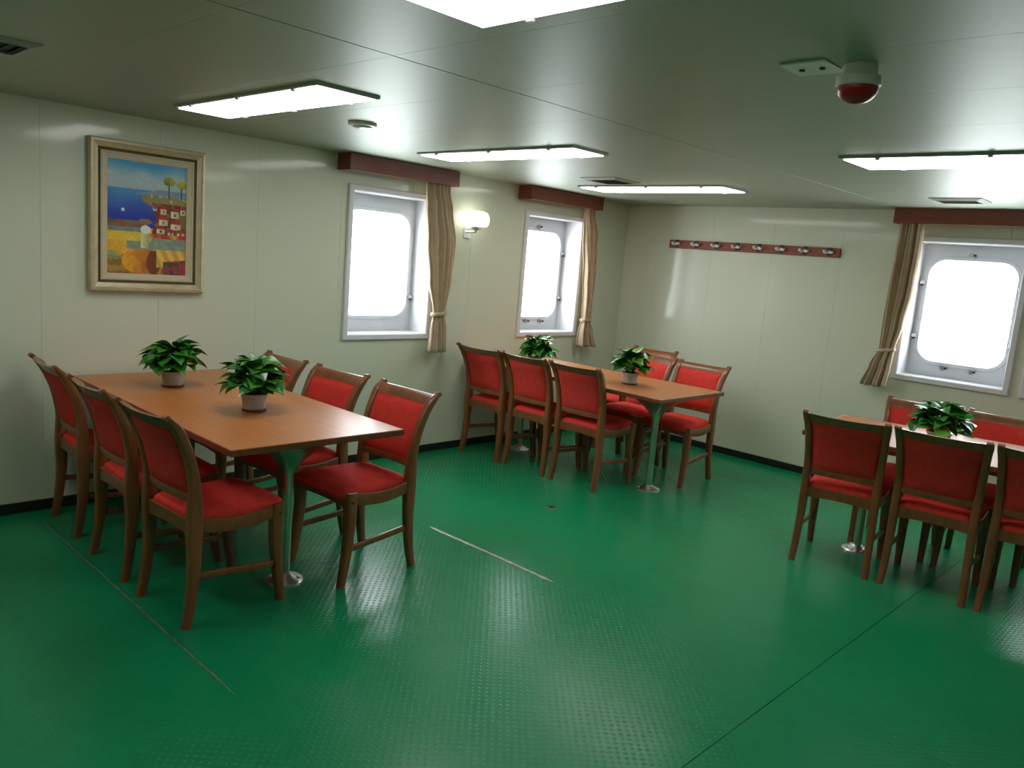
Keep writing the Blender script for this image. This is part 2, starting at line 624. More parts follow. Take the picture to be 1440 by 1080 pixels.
# ------------------------------------------------------------------ curtains
def curtain(wall, keys, tie_z, label, seed, pleats=5):
    """keys: (z, left, right, depth amplitude) from the top down, along the wall"""
    rnd = random.Random(seed)
    ztop, zbot = keys[0][0], keys[-1][0]
    mid = (keys[0][1] + keys[0][2]) / 2
    if wall == 'left': root = empty('curtain', (0, mid, zbot), math.pi / 2)
    else: root = empty('curtain', (mid, 0, zbot), 0)
    tag(root, label, 'curtain', 'tied back beige curtains')
    N, Mv = 72, 56
    bm = bmesh.new()
    ph = [rnd.uniform(0, 6.28) for _ in range(4)]
    kk = [(1 - k[0], *k[1:]) for k in keys]
    G = []
    for j in range(Mv + 1):
        z = lerp(ztop, zbot, j / Mv)
        l, r, amp = interp(kk, 1 - z)
        row = []
        for i in range(N + 1):
            u = i / N
            f = 2 * math.pi * pleats * u
            d = 1.5 * amp * (0.75 * math.sin(f + ph[0] + 0.5 * math.sin(3 * z + ph[1])) + 0.30 * math.sin(2.3 * f + ph[2] + 2 * z))
            d += 0.25 * amp * math.sin(5 * z + ph[3] + 4 * u)
            env = math.sin(math.pi * min(max(u, 0.0), 1.0)) ** 0.4 if 0 < u < 1 else 0
            uu = u + 0.03 * math.sin(f * 1 + 1.3)
            x = lerp(l, r, uu) - mid
            y = -0.084 - d * (0.5 + 0.5 * env) - 0.022 * env
            row.append(bm.verts.new((x, y, z - zbot)))
        G.append(row)
    for a, b_ in zip(G[:-1], G[1:]):
        for i in range(N):
            bm.faces.new((a[i], a[i + 1], b_[i + 1], b_[i]))
    o = obj('cloth', bm, M['curtain'], root, True)
    md = o.modifiers.new('thickness', 'SOLIDIFY')
    md.thickness = 0.003
    # tie band
    l, r, amp = interp(kk, 1 - tie_z)
    c, hw = (l + r) / 2 - mid, (r - l) / 2 + 0.008
    bm = bmesh.new()
    rings = []
    for zz, k in ((-0.013, 0.97), (-0.009, 1.02), (0.009, 1.02), (0.013, 0.97)):
        rings.append([(c + px * k, -0.090 + py * k, tie_z - zbot + zz + 0.15 * px) for px, py in rrect(hw, 0.038, 0.036, 5)])
    loft(bm, rings)
    obj('tie_band', bm, M['curtain'], root, True, 50)
    bm = bmesh.new()
    tube(bm, [(c + hw * 0.6, -0.09, tie_z - zbot), (c + hw * 0.6, -0.004, tie_z - zbot + 0.005)], 0.005, 8)
    obj('tie_hook', bm, M['clip'], root, True, 50)
    return root


curtain('left', [(2.058, -2.575, -2.345, 0.010), (1.98, -2.572, -2.338, 0.014), (1.86, -2.565, -2.31, 0.026), (1.62, -2.53, -2.262, 0.028), (1.35, -2.485, -2.275, 0.022),
                 (1.09, -2.425, -2.31, 0.012), (0.96, -2.44, -2.285, 0.02), (0.80, -2.455, -2.272, 0.026)], 1.09,
        'beige curtain tied back beside the window nearest the painting', 3, 4)
curtain('left', [(2.058, -0.765, -0.625, 0.009), (1.98, -0.762, -0.612, 0.013), (1.80, -0.745, -0.545, 0.022), (1.45, -0.70, -0.535, 0.022), (1.20, -0.665, -0.545, 0.016),
                 (1.05, -0.655, -0.545, 0.012), (0.93, -0.69, -0.50, 0.024), (0.80, -0.70, -0.44, 0.03)], 1.05,
        'beige curtain tied back beside the window nearest the corner', 5, 3)
curtain('back', [(2.058, 2.503, 2.672, 0.012), (1.80, 2.497, 2.675, 0.026), (1.55, 2.49, 2.668, 0.028), (1.30, 2.487, 2.64, 0.022),
                 (1.10, 2.492, 2.606, 0.014), (0.98, 2.44, 2.60, 0.024), (0.82, 2.392, 2.585, 0.03)], 1.10,
        'brown beige curtain tied back right of the coat rack', 9, 3)


# ------------------------------------------------------------------ ceiling lights
def ceiling_light(x0, y0, y1, label, L=1.25):
    wv = y1 - y0
    root = empty('ceiling_light', (x0 + L / 2, (y0 + y1) / 2, H))
    tag(root, label, 'ceiling light', 'fluorescent ceiling lights')
    bm = bmesh.new()
    hx, hy = L / 2, wv / 2
    rings = []
    for (a, z) in ((0.0, 0.0), (0.0, -0.008), (0.005, -0.012), (0.016, -0.012), (0.016, -0.006)):
        rings.append([(-hx + a, -hy + a, z), (hx - a, -hy + a, z), (hx - a, hy - a, z), (-hx + a, hy - a, z)])
    loft(bm, rings)
    obj('housing', bm, M['housing'], root)
    obj('diffuser', boxbm(-hx + 0.0175, hx - 0.0175, -hy + 0.0175, hy - 0.0175, -0.017, -0.0065, 0.003, 1), M['diffuser'], root)
    for s in (-1, 1):
        for t in (-0.72, 0.0, 0.72):
            o = obj('diffuser_clip', boxbm(-0.010, 0.010, -0.0082, 0.0082, -0.009, 0.0, 0.002, 1), M['white_paint'], root)
            o.location = (t * hx, s * (hy - 0.009), -0.0121)
    return root


ceiling_light(0.67, -4.62, -4.33, 'lit rectangular ceiling light nearest the painting')
ceiling_light(0.67, -3.13, -2.84, 'lit rectangular ceiling light in front of the wall lamp, middle of the left row')
ceiling_light(0.60, -1.50, -1.16, 'lit rectangular ceiling light nearest the room corner')
ceiling_light(3.035, -2.56, -2.20, 'lit rectangular ceiling light at the right picture edge')
ceiling_light(3.03, -5.15, -4.825, 'lit rectangular ceiling light cut off by the top picture edge')
ceiling_light(0.67, -6.15, -5.86, 'added unseen ceiling light continuing the left row, brightening the near chair backs')  # added lamp out of view, put in to light the nearest chair backs


# ------------------------------------------------------------------ ceiling vents, detector, alarm
def vent(x, y, sx, sy, label, slats=True):
    root = empty('ceiling_vent', (x, y, H))
    tag(root, label, 'vent', 'ceiling vents')
    hx, hy = sx / 2, sy / 2
    bm = bmesh.new()
    rings = []
    for a, z in ((0, 0), (0, -0.004), (0.03, -0.016), (0.034, -0.016), (0.034, -0.002)):
        rings.append([(-hx + a, -hy + a, z), (hx - a, -hy + a, z), (hx - a, hy - a, z), (-hx + a, hy - a, z)])
    loft(bm, rings)
    obj('vent_frame', bm, M['vent'], root)
    obj('vent_throat', boxbm(-hx + 0.035, hx - 0.035, -hy + 0.035, hy - 0.035, -0.006, -0.002), M['vent_dark'], root)
    n = 6
    for i in range(n):
        yy = lerp(-hy + 0.045, hy - 0.045, i / (n - 1))
        o = obj('vent_slat', boxbm(-hx + 0.036, hx - 0.036, -0.007, 0.007, -0.0012, 0.0012), M['vent'] if not slats else M['dark_metal'], root)
        o.location = (0, yy, -0.012)
        o.rotation_euler = (0.6 if slats else 0.15, 0, 0)
    return root


vent(1.146, -1.80, 0.30, 0.30, 'dark slatted ceiling vent between two lit ceiling lights')
vent(3.06, -0.73, 0.30, 0.24, 'pale flat ceiling vent above the long pelmet', False)
vent(1.30, -5.53, 0.28, 0.28, 'dark slatted ceiling vent at the left picture edge')

bm = bmesh.new()
lathe(bm, [(0.068, 0), (0.070, -0.008), (0.066, -0.014), (0.05, -0.016)], 32)
sd = empty('smoke_detector', (1.263, -3.95, H))
tag(sd, 'small round white ceiling detector before the first window', 'detector')
obj('detector_base', bm, M['cream'], sd, True, 40)
bm = bmesh.new()
lathe(bm, [(0.046, -0.0155), (0.044, -0.022), (0.034, -0.026), (0.012, -0.027)], 32)
obj('detector_cap', bm, M['white_paint'], sd, True, 40)

al = empty('alarm_beacon', (3.70, -4.06, H))
tag(al, 'red domed alarm beacon on a cream base hanging from the ceiling', 'alarm')
bm = bmesh.new()
lathe(bm, [(0.046, 0), (0.046, -0.026), (0.057, -0.030), (0.058, -0.052), (0.054, -0.056)], 32)
obj('beacon_base', bm, M['cream'], al, True, 40)
bm = bmesh.new()
prof = [(0.0535, -0.056)] + [(0.0535 * math.cos(a), -0.058 - 0.042 * math.sin(a)) for a in [i * math.pi / 16 for i in range(8)]] + [(0.004, -0.100)]
lathe(bm, prof, 32)
obj('beacon_lens', bm, M['alarm_red'], al, True, 60)
pl = empty('ceiling_plate', (3.585, -4.10, H))
tag(pl, 'small cream rectangular plate beside the red alarm beacon', 'cover plate')
obj('plate', boxbm(-0.068, 0.062, -0.068, 0.068, -0.006, 0, 0.002, 1), M['cream'], pl)
for dx in (-0.03, 0.028):
    bm = bmesh.new()
    lathe(bm, [(0.008, -0.006), (0.008, -0.010), (0.004, -0.011)], 12, dx, 0.0)
    obj('screw', bm, M['dark_metal'], pl, True, 40)


# ------------------------------------------------------------------ wall lamp
wl = empty('wall_lamp', (0, -2.06, 1.715))
tag(wl, 'lit white glass wall lamp on a chrome bracket between the two windows', 'wall lamp')
bm = bmesh.new()
loft(bm, [[(x, py, pz - 0.0) for py, pz in rrect(0.036, 0.045, 0.012, 3)] for x in (0.0, 0.014)])
obj('back_plate', bm, M['chrome'], wl, True, 40)
bm = bmesh.new()
tube(bm, [(0.012, 0, 0), (0.06, 0, 0.0), (0.1, 0.0, 0.004), (0.105, 0, 0.02)], 0.010, 10)
obj('arm', bm, M['chrome'], wl, True, 50)
bm = bmesh.new()
lathe(bm, [(0.02, 0.015), (0.036, 0.02), (0.038, 0.042), (0.03, 0.044)], 24, 0.105, 0.0)
obj('shade_holder', bm, M['steel'], wl, True, 40)
bm = bmesh.new()
prof = []
for z, hw, hd in ((0.0445, 0.06, 0.04), (0.05, 0.092, 0.05), (0.07, 0.106, 0.055), (0.10, 0.110, 0.057), (0.13, 0.104, 0.054), (0.152, 0.085, 0.046), (0.16, 0.05, 0.03)):
    prof.append([(0.105 + px, py, z) for px, py in rrect(hd, hw, hd * 0.95, 6)])
loft(bm, prof)
obj('lamp_shade', bm, M['sconce'], wl, True)


# ------------------------------------------------------------------ coat rack
cr = empty('coat_rack', (1.29, 0, 1.757))
tag(cr, 'long red brown wooden coat rack with eight white double hooks on the wall', 'coat rack')
obj('rack_board', boxbm(-0.782, 0.782, -0.020, 0.0, 0.0, 0.072, 0.003, 1), M['rack'], cr)
for k in range(8):
    x = -0.70 + 1.40 * k / 7
    bm = bmesh.new()
    box(bm, -0.018, 0.018, -0.006, 0, -0.030, 0.034, 0.002, 1)
    o = obj('hook', bm, M['black'], cr)
    o.location = (x, -0.020, 0.04)
    bm = bmesh.new()
    for s in (-1, 1):
        tube(bm, [(0, -0.006, -0.004), (s * 0.014, -0.014, -0.008), (s * 0.028, -0.022, -0.004), (s * 0.032, -0.024, 0.004), (s * 0.032, -0.024, 0.014)], [0.007, 0.008, 0.012, 0.0155, 0.010], 10)
    box(bm, -0.014, 0.014, -0.012, -0.005, -0.012, 0.012, 0.003, 1)
    obj('hook_prongs', bm, M['hook'], o, True, 50)

# ------------------------------------------------------------------ painting
PW, PH = 0.625, 0.805
pic = empty('framed_painting', (0.0, -4.4725, 1.19), math.pi / 2)
tag(pic, 'framed seaside village painting in a wide champagne gold frame on the wall', 'painting')


def frame_ring(o_w, o_h, i_w, i_h, prof, name, mat):
    """prof: (t 0..1 from outside to inside, y depth)"""
    bm = bmesh.new()
    R = []
    for t, y in prof:
        w_, h_ = lerp(o_w, i_w, t), lerp(o_h, i_h, t)
        R.append([bm.verts.new(p) for p in ((-w_ / 2, y, -h_ / 2), (w_ / 2, y, -h_ / 2), (w_ / 2, y, h_ / 2), (-w_ / 2, y, h_ / 2))])
    for a, b_ in zip(R, R[1:] + R[:1]):
        for i in range(4):
            j = (i + 1) % 4
            bm.faces.new((a[i], a[j], b_[j], b_[i]))
    o = obj(name, bm, mat, pic)
    o.location = (0, 0, PH / 2)
    return o


frame_ring(PW, PH, PW - 0.090, PH - 0.090, [(0, -0.002), (0, -0.038), (0.12, -0.046), (0.42, -0.048), (0.55, -0.040), (0.9, -0.030), (1, -0.028), (1, -0.002)], 'outer_frame', M['frame_gold'])
frame_ring(PW - 0.0905, PH - 0.0905, PW - 0.122, PH - 0.122, [(0, -0.002), (0, -0.024), (0.5, -0.018), (1, -0.022), (1, -0.002)], 'inner_moulding', M['frame_dark'])
frame_ring(PW - 0.1225, PH - 0.1225, PW - 0.196, PH - 0.196, [(0, -0.002), (0, -0.024), (0.2, -0.026), (0.35, -0.022), (1, -0.014), (1, -0.002)], 'liner', M['liner'])


def srgb(c):
    return tuple((v / 255 / 12.92 if v / 255 <= 0.04045 else ((v / 255 + 0.055) / 1.055) ** 2.4) for v in c)


def paint_canvas():
    NX, NY = 104, 148
    rnd = random.Random(11)
    buf = {}
    HOUSES = [(0.66, 0.74, 0.555, 0.60), (0.80, 0.90, 0.53, 0.59), (0.92, 0.99, 0.56, 0.61), (0.64, 0.76, 0.455, 0.51), (0.80, 0.93, 0.42, 0.475),
              (0.62, 0.72, 0.375, 0.42), (0.76, 0.84, 0.36, 0.395), (0.88, 0.98, 0.355, 0.39), (0.56, 0.62, 0.58, 0.61)]

    def vn(x, y):          # cheap value noise
        def h(i, j): return (math.sin(i * 127.1 + j * 311.7) * 43758.5453) % 1.0
        i, j = math.floor(x), math.floor(y)
        fx, fy = x - i, y - j
        return lerp(lerp(h(i, j), h(i + 1, j), fx), lerp(h(i, j + 1), h(i + 1, j + 1), fx), fy)

    def mix(a, b_, t): return tuple(lerp(p, q, max(0, min(1, t))) for p, q in zip(a, b_))
    for j in range(NY):
        for i in range(NX):
            u, v = (i + .5) / NX, (j + .5) / NY
            n1, n2 = vn(u * 7, v * 10), vn(u * 20 + 5, v * 28)
            if v > 0.76:
                c = mix((150, 172, 176), (62, 140, 185), (v - 0.86) / 0.12 + (n1 - 0.5) * 0.9)
                if v < 0.82: c = mix((150, 165, 165), c, (v - 0.76) / 0.06)
            elif v > 0.42:
                c = mix((22, 44, 150), (60, 125, 170), (v - 0.5) / 0.24 + (n1 - .5) * .3)
            else:
                c = mix((196, 160, 40), (222, 196, 70), n1)
                if v < 0.30: c = mix(c, (205, 140, 28), n2 * 0.8)
            if u > 0.30 and 0.715 < v < 0.715 + 0.055 * min(1, (u - 0.3) * 3): c = mix((95, 125, 140), (120, 140, 150), n2)
            if u > 0.42 and 0.60 + 0.1 * max(0, (0.62 - u) * 3) < v < 0.70 + 0.02 * n1:
                c = [(130, 110, 60), (160, 110, 70), (110, 125, 70), (180, 165, 130)][int(n2 * 3.99)]
            if u > 0.60 - 0.08 * n1 + 0.12 * (v - .5) and 0.33 < v < 0.65:
                c = [(118, 40, 34), (92, 52, 36), (104, 96, 48), (150, 74, 46)][int(vn(u * 17, v * 22) * 3.99)]
                for (h0, h1, w0, w1) in HOUSES:
                    rh = 0.028 + 0.2 * (h1 - h0) * 0.3
                    if h0 < u < h1 and w0 < v < w1: c = mix((206, 196, 168), (168, 156, 128), (u - h0) / (h1 - h0))
                    if abs(u - (h0 + h1) / 2) < (h1 - h0) * 0.62 * (1 - 0.5 * (v - w1) / rh) and w1 <= v < w1 + rh: c = mix((176, 58, 40), (140, 38, 34), n2)
                    if abs(u - (h0 + h1) / 2) < 0.012 and w0 + 0.012 < v < w0 + 0.035: c = (96, 84, 78)
            if u < 0.42 and 0.42 < v < 0.47 + 0.03 * n1 * (1 - u):
                c = [(110, 95, 60), (140, 70, 50), (70, 85, 60)][int(n2 * 2.99)]
            if u < 0.42 and 0.375 < v <= 0.42: c = mix((95, 115, 110), (120, 135, 120), n2)
            if v < 0.13 + 0.08 * n1: c = mix(c, [(120, 40, 35), (95, 80, 45), (150, 110, 60)][int(n2 * 2.99)], 0.75)
            if ((u - 0.42) / 0.24) ** 2 + ((v - 0.12) / 0.12) ** 2 < 1: c = mix((150, 80, 28), (215, 150, 35), (0.5 - u) * 3 + n2 * .5)
            if ((u - 0.58) / 0.09) ** 2 + ((v - 0.11) / 0.11) ** 2 < 1: c = mix((95, 45, 25), c, .25)
            if u > 0.24 and 0.225 < v < 0.30 + 0.05 * (u > 0.55) : c = mix((105, 125, 112), (140, 150, 128), n2)
            if u > 0.62 and 0.07 < v < 0.23: c = mix((214, 180, 88), (190, 140, 60), (math.sin((u + v * .7) * 46) + 1) / 2)
            if u > 0.70 and v < 0.12 + 0.08 * (u - .7): c = [(70, 55, 45), (150, 45, 60), (60, 75, 45)][int(n2 * 2.99)]
            if u < 0.14 and 0.12 < v < 0.2: c = mix((120, 150, 110), c, n2)
            if u > 0.52 and 0.33 < v < 0.37: c = mix((206, 186, 60), (170, 50, 45), n2 * 1.4 - .2 + (u - .5))
            if abs(u - 0.47) < 0.052 and 0.235 < v < 0.37: c = mix((196, 190, 140), (150, 150, 105), (u - 0.44) / 0.08)
            if ((u - 0.475) / 0.065) ** 2 + ((v - 0.405) / 0.038) ** 2 < 1: c = (205, 208, 196)
            if ((u - 0.47) / 0.085) ** 2 + ((v - 0.475) / 0.028) ** 2 < 1: c = mix((150, 90, 60), (100, 105, 60), n2)
            for tu, tv, rr in ((0.77, 0.855, 0.075), (0.935, 0.835, 0.065)):
                if abs(u - tu) < 0.008 and 0.70 < v < tv: c = (80, 75, 55)
                if ((u - tu) / rr) ** 2 + ((v - tv) / (rr * 0.55)) ** 2 < 1: c = mix((90, 110, 25), (190, 165, 35), n2 + (tv + .02 - v) * -6)
            if abs(u - 0.19) < 0.018 and abs(v - 0.565) < 0.014: c = (190, 205, 215)
            k = 1 + (rnd.random() - .5) * 0.12
            buf[i, j] = srgb(tuple(max(0, min(255, q * k * 1.1)) for q in c))
    W_, H_ = PW - 0.194, PH - 0.194
    vs, fs, cols = [], [], []
    for j in range(NY + 1):
        for i in range(NX + 1):
            vs.append((lerp(-W_ / 2, W_ / 2, i / NX), -0.0085, lerp(-H_ / 2, H_ / 2, j / NY)))
    for j in range(NY):
        for i in range(NX):
            a = j * (NX + 1) + i
            fs.append((a, a + 1, a + NX + 2, a + NX + 1))
            cols.append(buf[i, j])
    n0 = len(vs)        # backing so that the canvas has thickness
    vs += [(x, -0.003, z) for x in (-W_ / 2, W_ / 2) for z in (-H_ / 2, H_ / 2)]
    fs.append((n0, n0 + 1, n0 + 3, n0 + 2))
    cols.append((0.4, 0.35, 0.25))
    me = bpy.data.meshes.new('canvas')
    me.from_pydata(vs, [], fs)
    at = me.color_attributes.new('paint', 'FLOAT_COLOR', 'CORNER')
    k = 0
    for p in me.polygons:
        for _ in p.loop_indices:
            at.data[k].color = (*cols[p.index], 1)
            k += 1
    m, nt, bs = new_mat('oil_paint')
    an = nt.nodes.new('ShaderNodeAttribute')
    an.attribute_name = 'paint'
    nt.links.new(an.outputs['Color'], bs.inputs['Base Color'])
    bs.inputs['Roughness'].default_value = 0.5
    n = noise(nt, 90, 3, coords(nt))
    bump(nt, bs, n.outputs['Fac'], 0.3, 0.002)
    me.materials.append(m)
    o = bpy.data.objects.new('canvas', me)
    COL.objects.link(o)
    o.parent = pic
    o.location = (0, 0, PH / 2)


paint_canvas()


# ------------------------------------------------------------------ tables
TZ = 0.73


def make_table(loc, L, W, rz, label):
    root = empty('dining_table', loc, rz)
    tag(root, label, 'table', 'wooden dining tables')
    top = obj('tabletop', boxbm(-L / 2 + 0.003, L / 2 - 0.003, -W / 2 + 0.003, W / 2 - 0.003, TZ - 0.028, TZ, 0.002, 1), M['table_wood'], root)
    bm = bmesh.new()
    rings = []
    for a, z in ((0.004, TZ - 0.029), (0.0, TZ - 0.026), (0.0, TZ - 0.004), (0.002, TZ - 0.001), (0.004, TZ - 0.003), (0.004, TZ - 0.029)):
        rings.append([(-L / 2 + a, -W / 2 + a, z), (L / 2 - a, -W / 2 + a, z), (L / 2 - a, W / 2 - a, z), (-L / 2 + a, W / 2 - a, z)])
    loft(bm, rings, caps=False)
    obj('edge_band', bm, M['table_edge'], top)
    obj('under_rail', boxbm(-L / 2 + 0.14, L / 2 - 0.14, -0.03, 0.03, TZ - 0.055, TZ - 0.0285, 0.003, 1), M['dark_metal'], root)
    for s in (-1, 1):
        x = s * (L / 2 - 0.285)
        bm = bmesh.new()
        rings = []
        for k in range(9):
            t = k / 8
            r = lerp(0.025, 0.145, t ** 1.7)
            z = lerp(0.50, TZ - 0.0565, t)
            rings.append([(x + px, py, z) for px, py in rrect(r, r, lerp(0.023, 0.008, t), 3)])
        loft(bm, rings)
        obj('pole_bracket', bm, M['steel'], root, True, 45)
        bm = bmesh.new()
        lathe(bm, [(0.0245, 0.02), (0.0245, 0.505)], 24, x, 0)
        pole = obj('pole', bm, M['steel'], root, True, 40)
        bm = bmesh.new()
        lathe(bm, [(0.085, 0.0), (0.085, 0.006), (0.078, 0.012), (0.045, 0.020), (0.030, 0.034), (0.0255, 0.036)], 32, x, 0)
        fl = obj('floor_flange', bm, M['chrome'], root, True, 35)
        for q in range(4):
            a = math.pi / 4 + q * math.pi / 2
            bm = bmesh.new()
            lathe(bm, [(0.008, 0.010), (0.008, 0.020), (0.004, 0.022)], 6, x + 0.064 * math.cos(a), 0.064 * math.sin(a))
            obj('flange_bolt', bm, M['chrome'], fl)
    return root


make_table((0.92, -4.443, 0), 1.80, 0.845, 0, 'long brown wooden table standing below the painting with two plants')
make_table((0.945, -1.585, 0), 1.85, 0.80, 0, 'brown wooden table in the room corner under the coat rack')
make_table((3.645, -1.445, 0), 1.80, 0.83, math.radians(6), 'brown wooden table at the right, mostly hidden by chairs')


# ------------------------------------------------------------------ chairs
def make_chair():
    root = empty('dining_chair')
    wd = M['chair_wood']
    # rear posts: sabre leg + S-curved back post in one timber
    KEY = [(0.0, 0.195, 0.0, 0.0165, 0.018), (0.10, 0.190, 0.018, 0.0175, 0.020), (0.25, 0.186, 0.032, 0.019, 0.024), (0.38, 0.184, 0.032, 0.020, 0.029),
           (0.46, 0.184, 0.032, 0.020, 0.028), (0.56, 0.186, 0.030, 0.0185, 0.023), (0.68, 0.191, 0.006, 0.018, 0.021), (0.76, 0.196, -0.024, 0.018, 0.021),
           (0.820, 0.201, -0.056, 0.019, 0.021), (0.850, 0.205, -0.080, 0.020, 0.018), (0.864, 0.207, -0.094, 0.016, 0.011)]

    # smooth the keys with Catmull-Rom
    def cat(z):
        ks = KEY
        i = 0
        while i < len(ks) - 2 and z > ks[i + 1][0]: i += 1
        p0, p1, p2, p3 = ks[max(i - 1, 0)], ks[i], ks[i + 1], ks[min(i + 2, len(ks) - 1)]
        t = (z - p1[0]) / (p2[0] - p1[0])
        out = []
        for k in range(1, 5):
            m1 = (p2[k] - p0[k]) / (p2[0] - p0[0]) * (p2[0] - p1[0])
            m2 = (p3[k] - p1[k]) / (p3[0] - p1[0]) * (p2[0] - p1[0])
            out.append((2 * t**3 - 3 * t**2 + 1) * p1[k] + (t**3 - 2 * t**2 + t) * m1 + (-2 * t**3 + 3 * t**2) * p2[k] + (t**3 - t**2) * m2)
        return out
    zs_ = [0.864 * i / 26 for i in range(27)]
    for s in (-1, 1):
        bm = bmesh.new()
        loft(bm, [[(s * x + px, y + py, z) for px, py in rrect(hx, hy, 0.008, 2)] for z in zs_ for x, y, hx, hy in [cat(z)]])
        leg = obj('leg', bm, wd, root, True, 50)
        leg['label'] = 'rear leg running up into the curved back post'
        bm = bmesh.new()       # little scroll ear on top
        tube(bm, [(s * 0.190, -0.097, 0.859), (s * 0.219, -0.097, 0.861)], 0.012, 12)
        obj('scroll', bm, wd, leg, True, 50)
    # front legs
    for s in (-1, 1):
        bm = bmesh.new()
        rings = []
        for i in range(12):
            t = i / 11
            z = lerp(0.0, 0.445, t)
            y = 0.430 - 0.046 * math.sin(min(1, t * 1.25) * math.pi * 0.5) + 0.014 * t
            x = s * (0.197 - 0.004 * t)
            h = lerp(0.0165, 0.026, t ** 0.9)
            rings.append([(x + px, y + py, z) for px, py in rrect(h, h, 0.008, 2)])
        loft(bm, rings)
        leg = obj('leg', bm, wd, root, True, 50)
        bm = bmesh.new()
        tube(bm, [(s * 0.213, 0.40, 0.40), (s * 0.2205, 0.40, 0.40)], 0.006, 10)
        obj('screw_cap', bm, M['black'], leg)
    # side aprons with a dipped curve, front and rear aprons
    for s in (-1, 1):
        bm = bmesh.new()
        rings = []
        for i in range(13):
            t = i / 12
            y = lerp(0.045, 0.388, t)
            x = s * lerp(0.184, 0.196, t)
            sag = 0.020 * math.sin(math.pi * t)
            rings.append([(x + px, y, 0.412 - sag + pz) for px, pz in rrect(0.012, 0.029, 0.004, 2)])
        loft(bm, rings)
        obj('side_apron', bm, wd, root, True, 50)
        bm = bmesh.new()
        rings = []
        for i in range(5):
            t = i / 4
            rings.append([(s * lerp(0.186, 0.200, t) + px, lerp(0.02, 0.405, t), lerp(0.205, 0.175, t) + pz) for px, pz in rrect(0.0085, 0.014, 0.004, 2)])
        loft(bm, rings)
        obj('stretcher', bm, wd, root, True, 50)
    for nm, y, hw in (('front_apron', 0.405, 0.176), ('rear_apron', 0.030, 0.168)):
        bm = bmesh.new()
        rings = []
        for i in range(9):
            t = i / 8
            x = lerp(-hw, hw, t)
            arch = 0.010 * math.sin(math.pi * t)
            pts = [(x, y - 0.012, 0.372 + arch), (x, y + 0.012, 0.372 + arch), (x, y + 0.012, 0.432), (x, y - 0.012, 0.432)]
            rings.append(pts)
        loft(bm, rings)
        obj(nm, bm, wd, root)
    # seat cushion: rounded trapezoid with a domed top
    bm = bmesh.new()
    rings = []
    for inset, z in ((0.012, 0.405), (0.002, 0.416), (0.0, 0.432), (0.004, 0.448), (0.016, 0.460), (0.045, 0.470), (0.10, 0.476), (0.16, 0.478)):
        ring = []
        for px, py in rrect(0.5, 0.5, 0.12, 4):
            hy = 0.208 - inset
            y = 0.234 + py * 2 * hy
            hx = lerp(0.176, 0.208, (y - 0.04) / 0.4) - inset
            # corners notch round the posts is hidden by the posts themselves
            zz = z - (0.010 * (1 - (2 * (y - 0.234) / 0.42) ** 2) if z > 0.44 else 0) * (0.35)
            ring.append((px * 2 * hx, y, zz))
        rings.append(ring)
    loft(bm, rings)
    obj('seat', bm, M['red'], root, True, 60)
    # back: top rail, lower rail and padded panel following the post curve
    def rail(name, z0, z1, bow, th, mat, arch=0.0):
        bm = bmesh.new()
        rings = []
        for i in range(13):
            t = i / 12
            k = 1 - (2 * t - 1) ** 2
            ring = []
            for (z, sgn) in ((z0, 1), (z0, -1), ((z0 + z1) / 2, -1), (z1, -1), (z1, 1), ((z0 + z1) / 2, 1)):
                x, y, hx, hy = cat(z)
                e = 0.003 if z in (z0, z1) else 0.0
                zz = z + (arch * k if z == z1 else 0)
                ring.append((lerp(-1, 1, t) * (x - hx * 0.7), y - bow * k + sgn * (th / 2 - e), zz))
            rings.append(ring)
        loft(bm, rings)
        return obj(name, bm, mat, root, True, 45)
    rail('top_rail', 0.808, 0.856, 0.020, 0.026, wd, -0.004)
    rail('lower_rail', 0.506, 0.538, 0.014, 0.024, wd)
    bm = bmesh.new()
    NU, NV = 14, 12
    front, back = [], []
    for side, store in ((1, front), (-1, back)):
        for j in range(NV + 1):
            v = j / NV
            z = lerp(0.534, 0.812, v)
            x, y, hx, hy = cat(z)
            row = []
            for i in range(NU + 1):
                u = i / NU
                k = 1 - (2 * u - 1) ** 2
                ed = min(1, min(u, 1 - u) / 0.10) ** 0.5 * min(1, min(v, 1 - v) / 0.12) ** 0.5
                th = 0.006 + 0.013 * ed
                row.append(bm.verts.new((lerp(-1, 1, u) * (x - hx * 0.85), y - lerp(0.014, 0.020, v) * k + side * th, z)))
            store.append(row)
    for S in (front, back):
        for a, b_ in zip(S[:-1], S[1:]):
            for i in range(NU): bm.faces.new((a[i], a[i + 1], b_[i + 1], b_[i]))
    for j in range(NV):
        for i in (0, NU): bm.faces.new((front[j][i], front[j + 1][i], back[j + 1][i], back[j][i]))
    for i in range(NU):
        for j in (0, NV): bm.faces.new((front[j][i], front[j][i + 1], back[j][i + 1], back[j][i]))
    obj('backrest', bm, M['red'], root, True, 60)
    return root


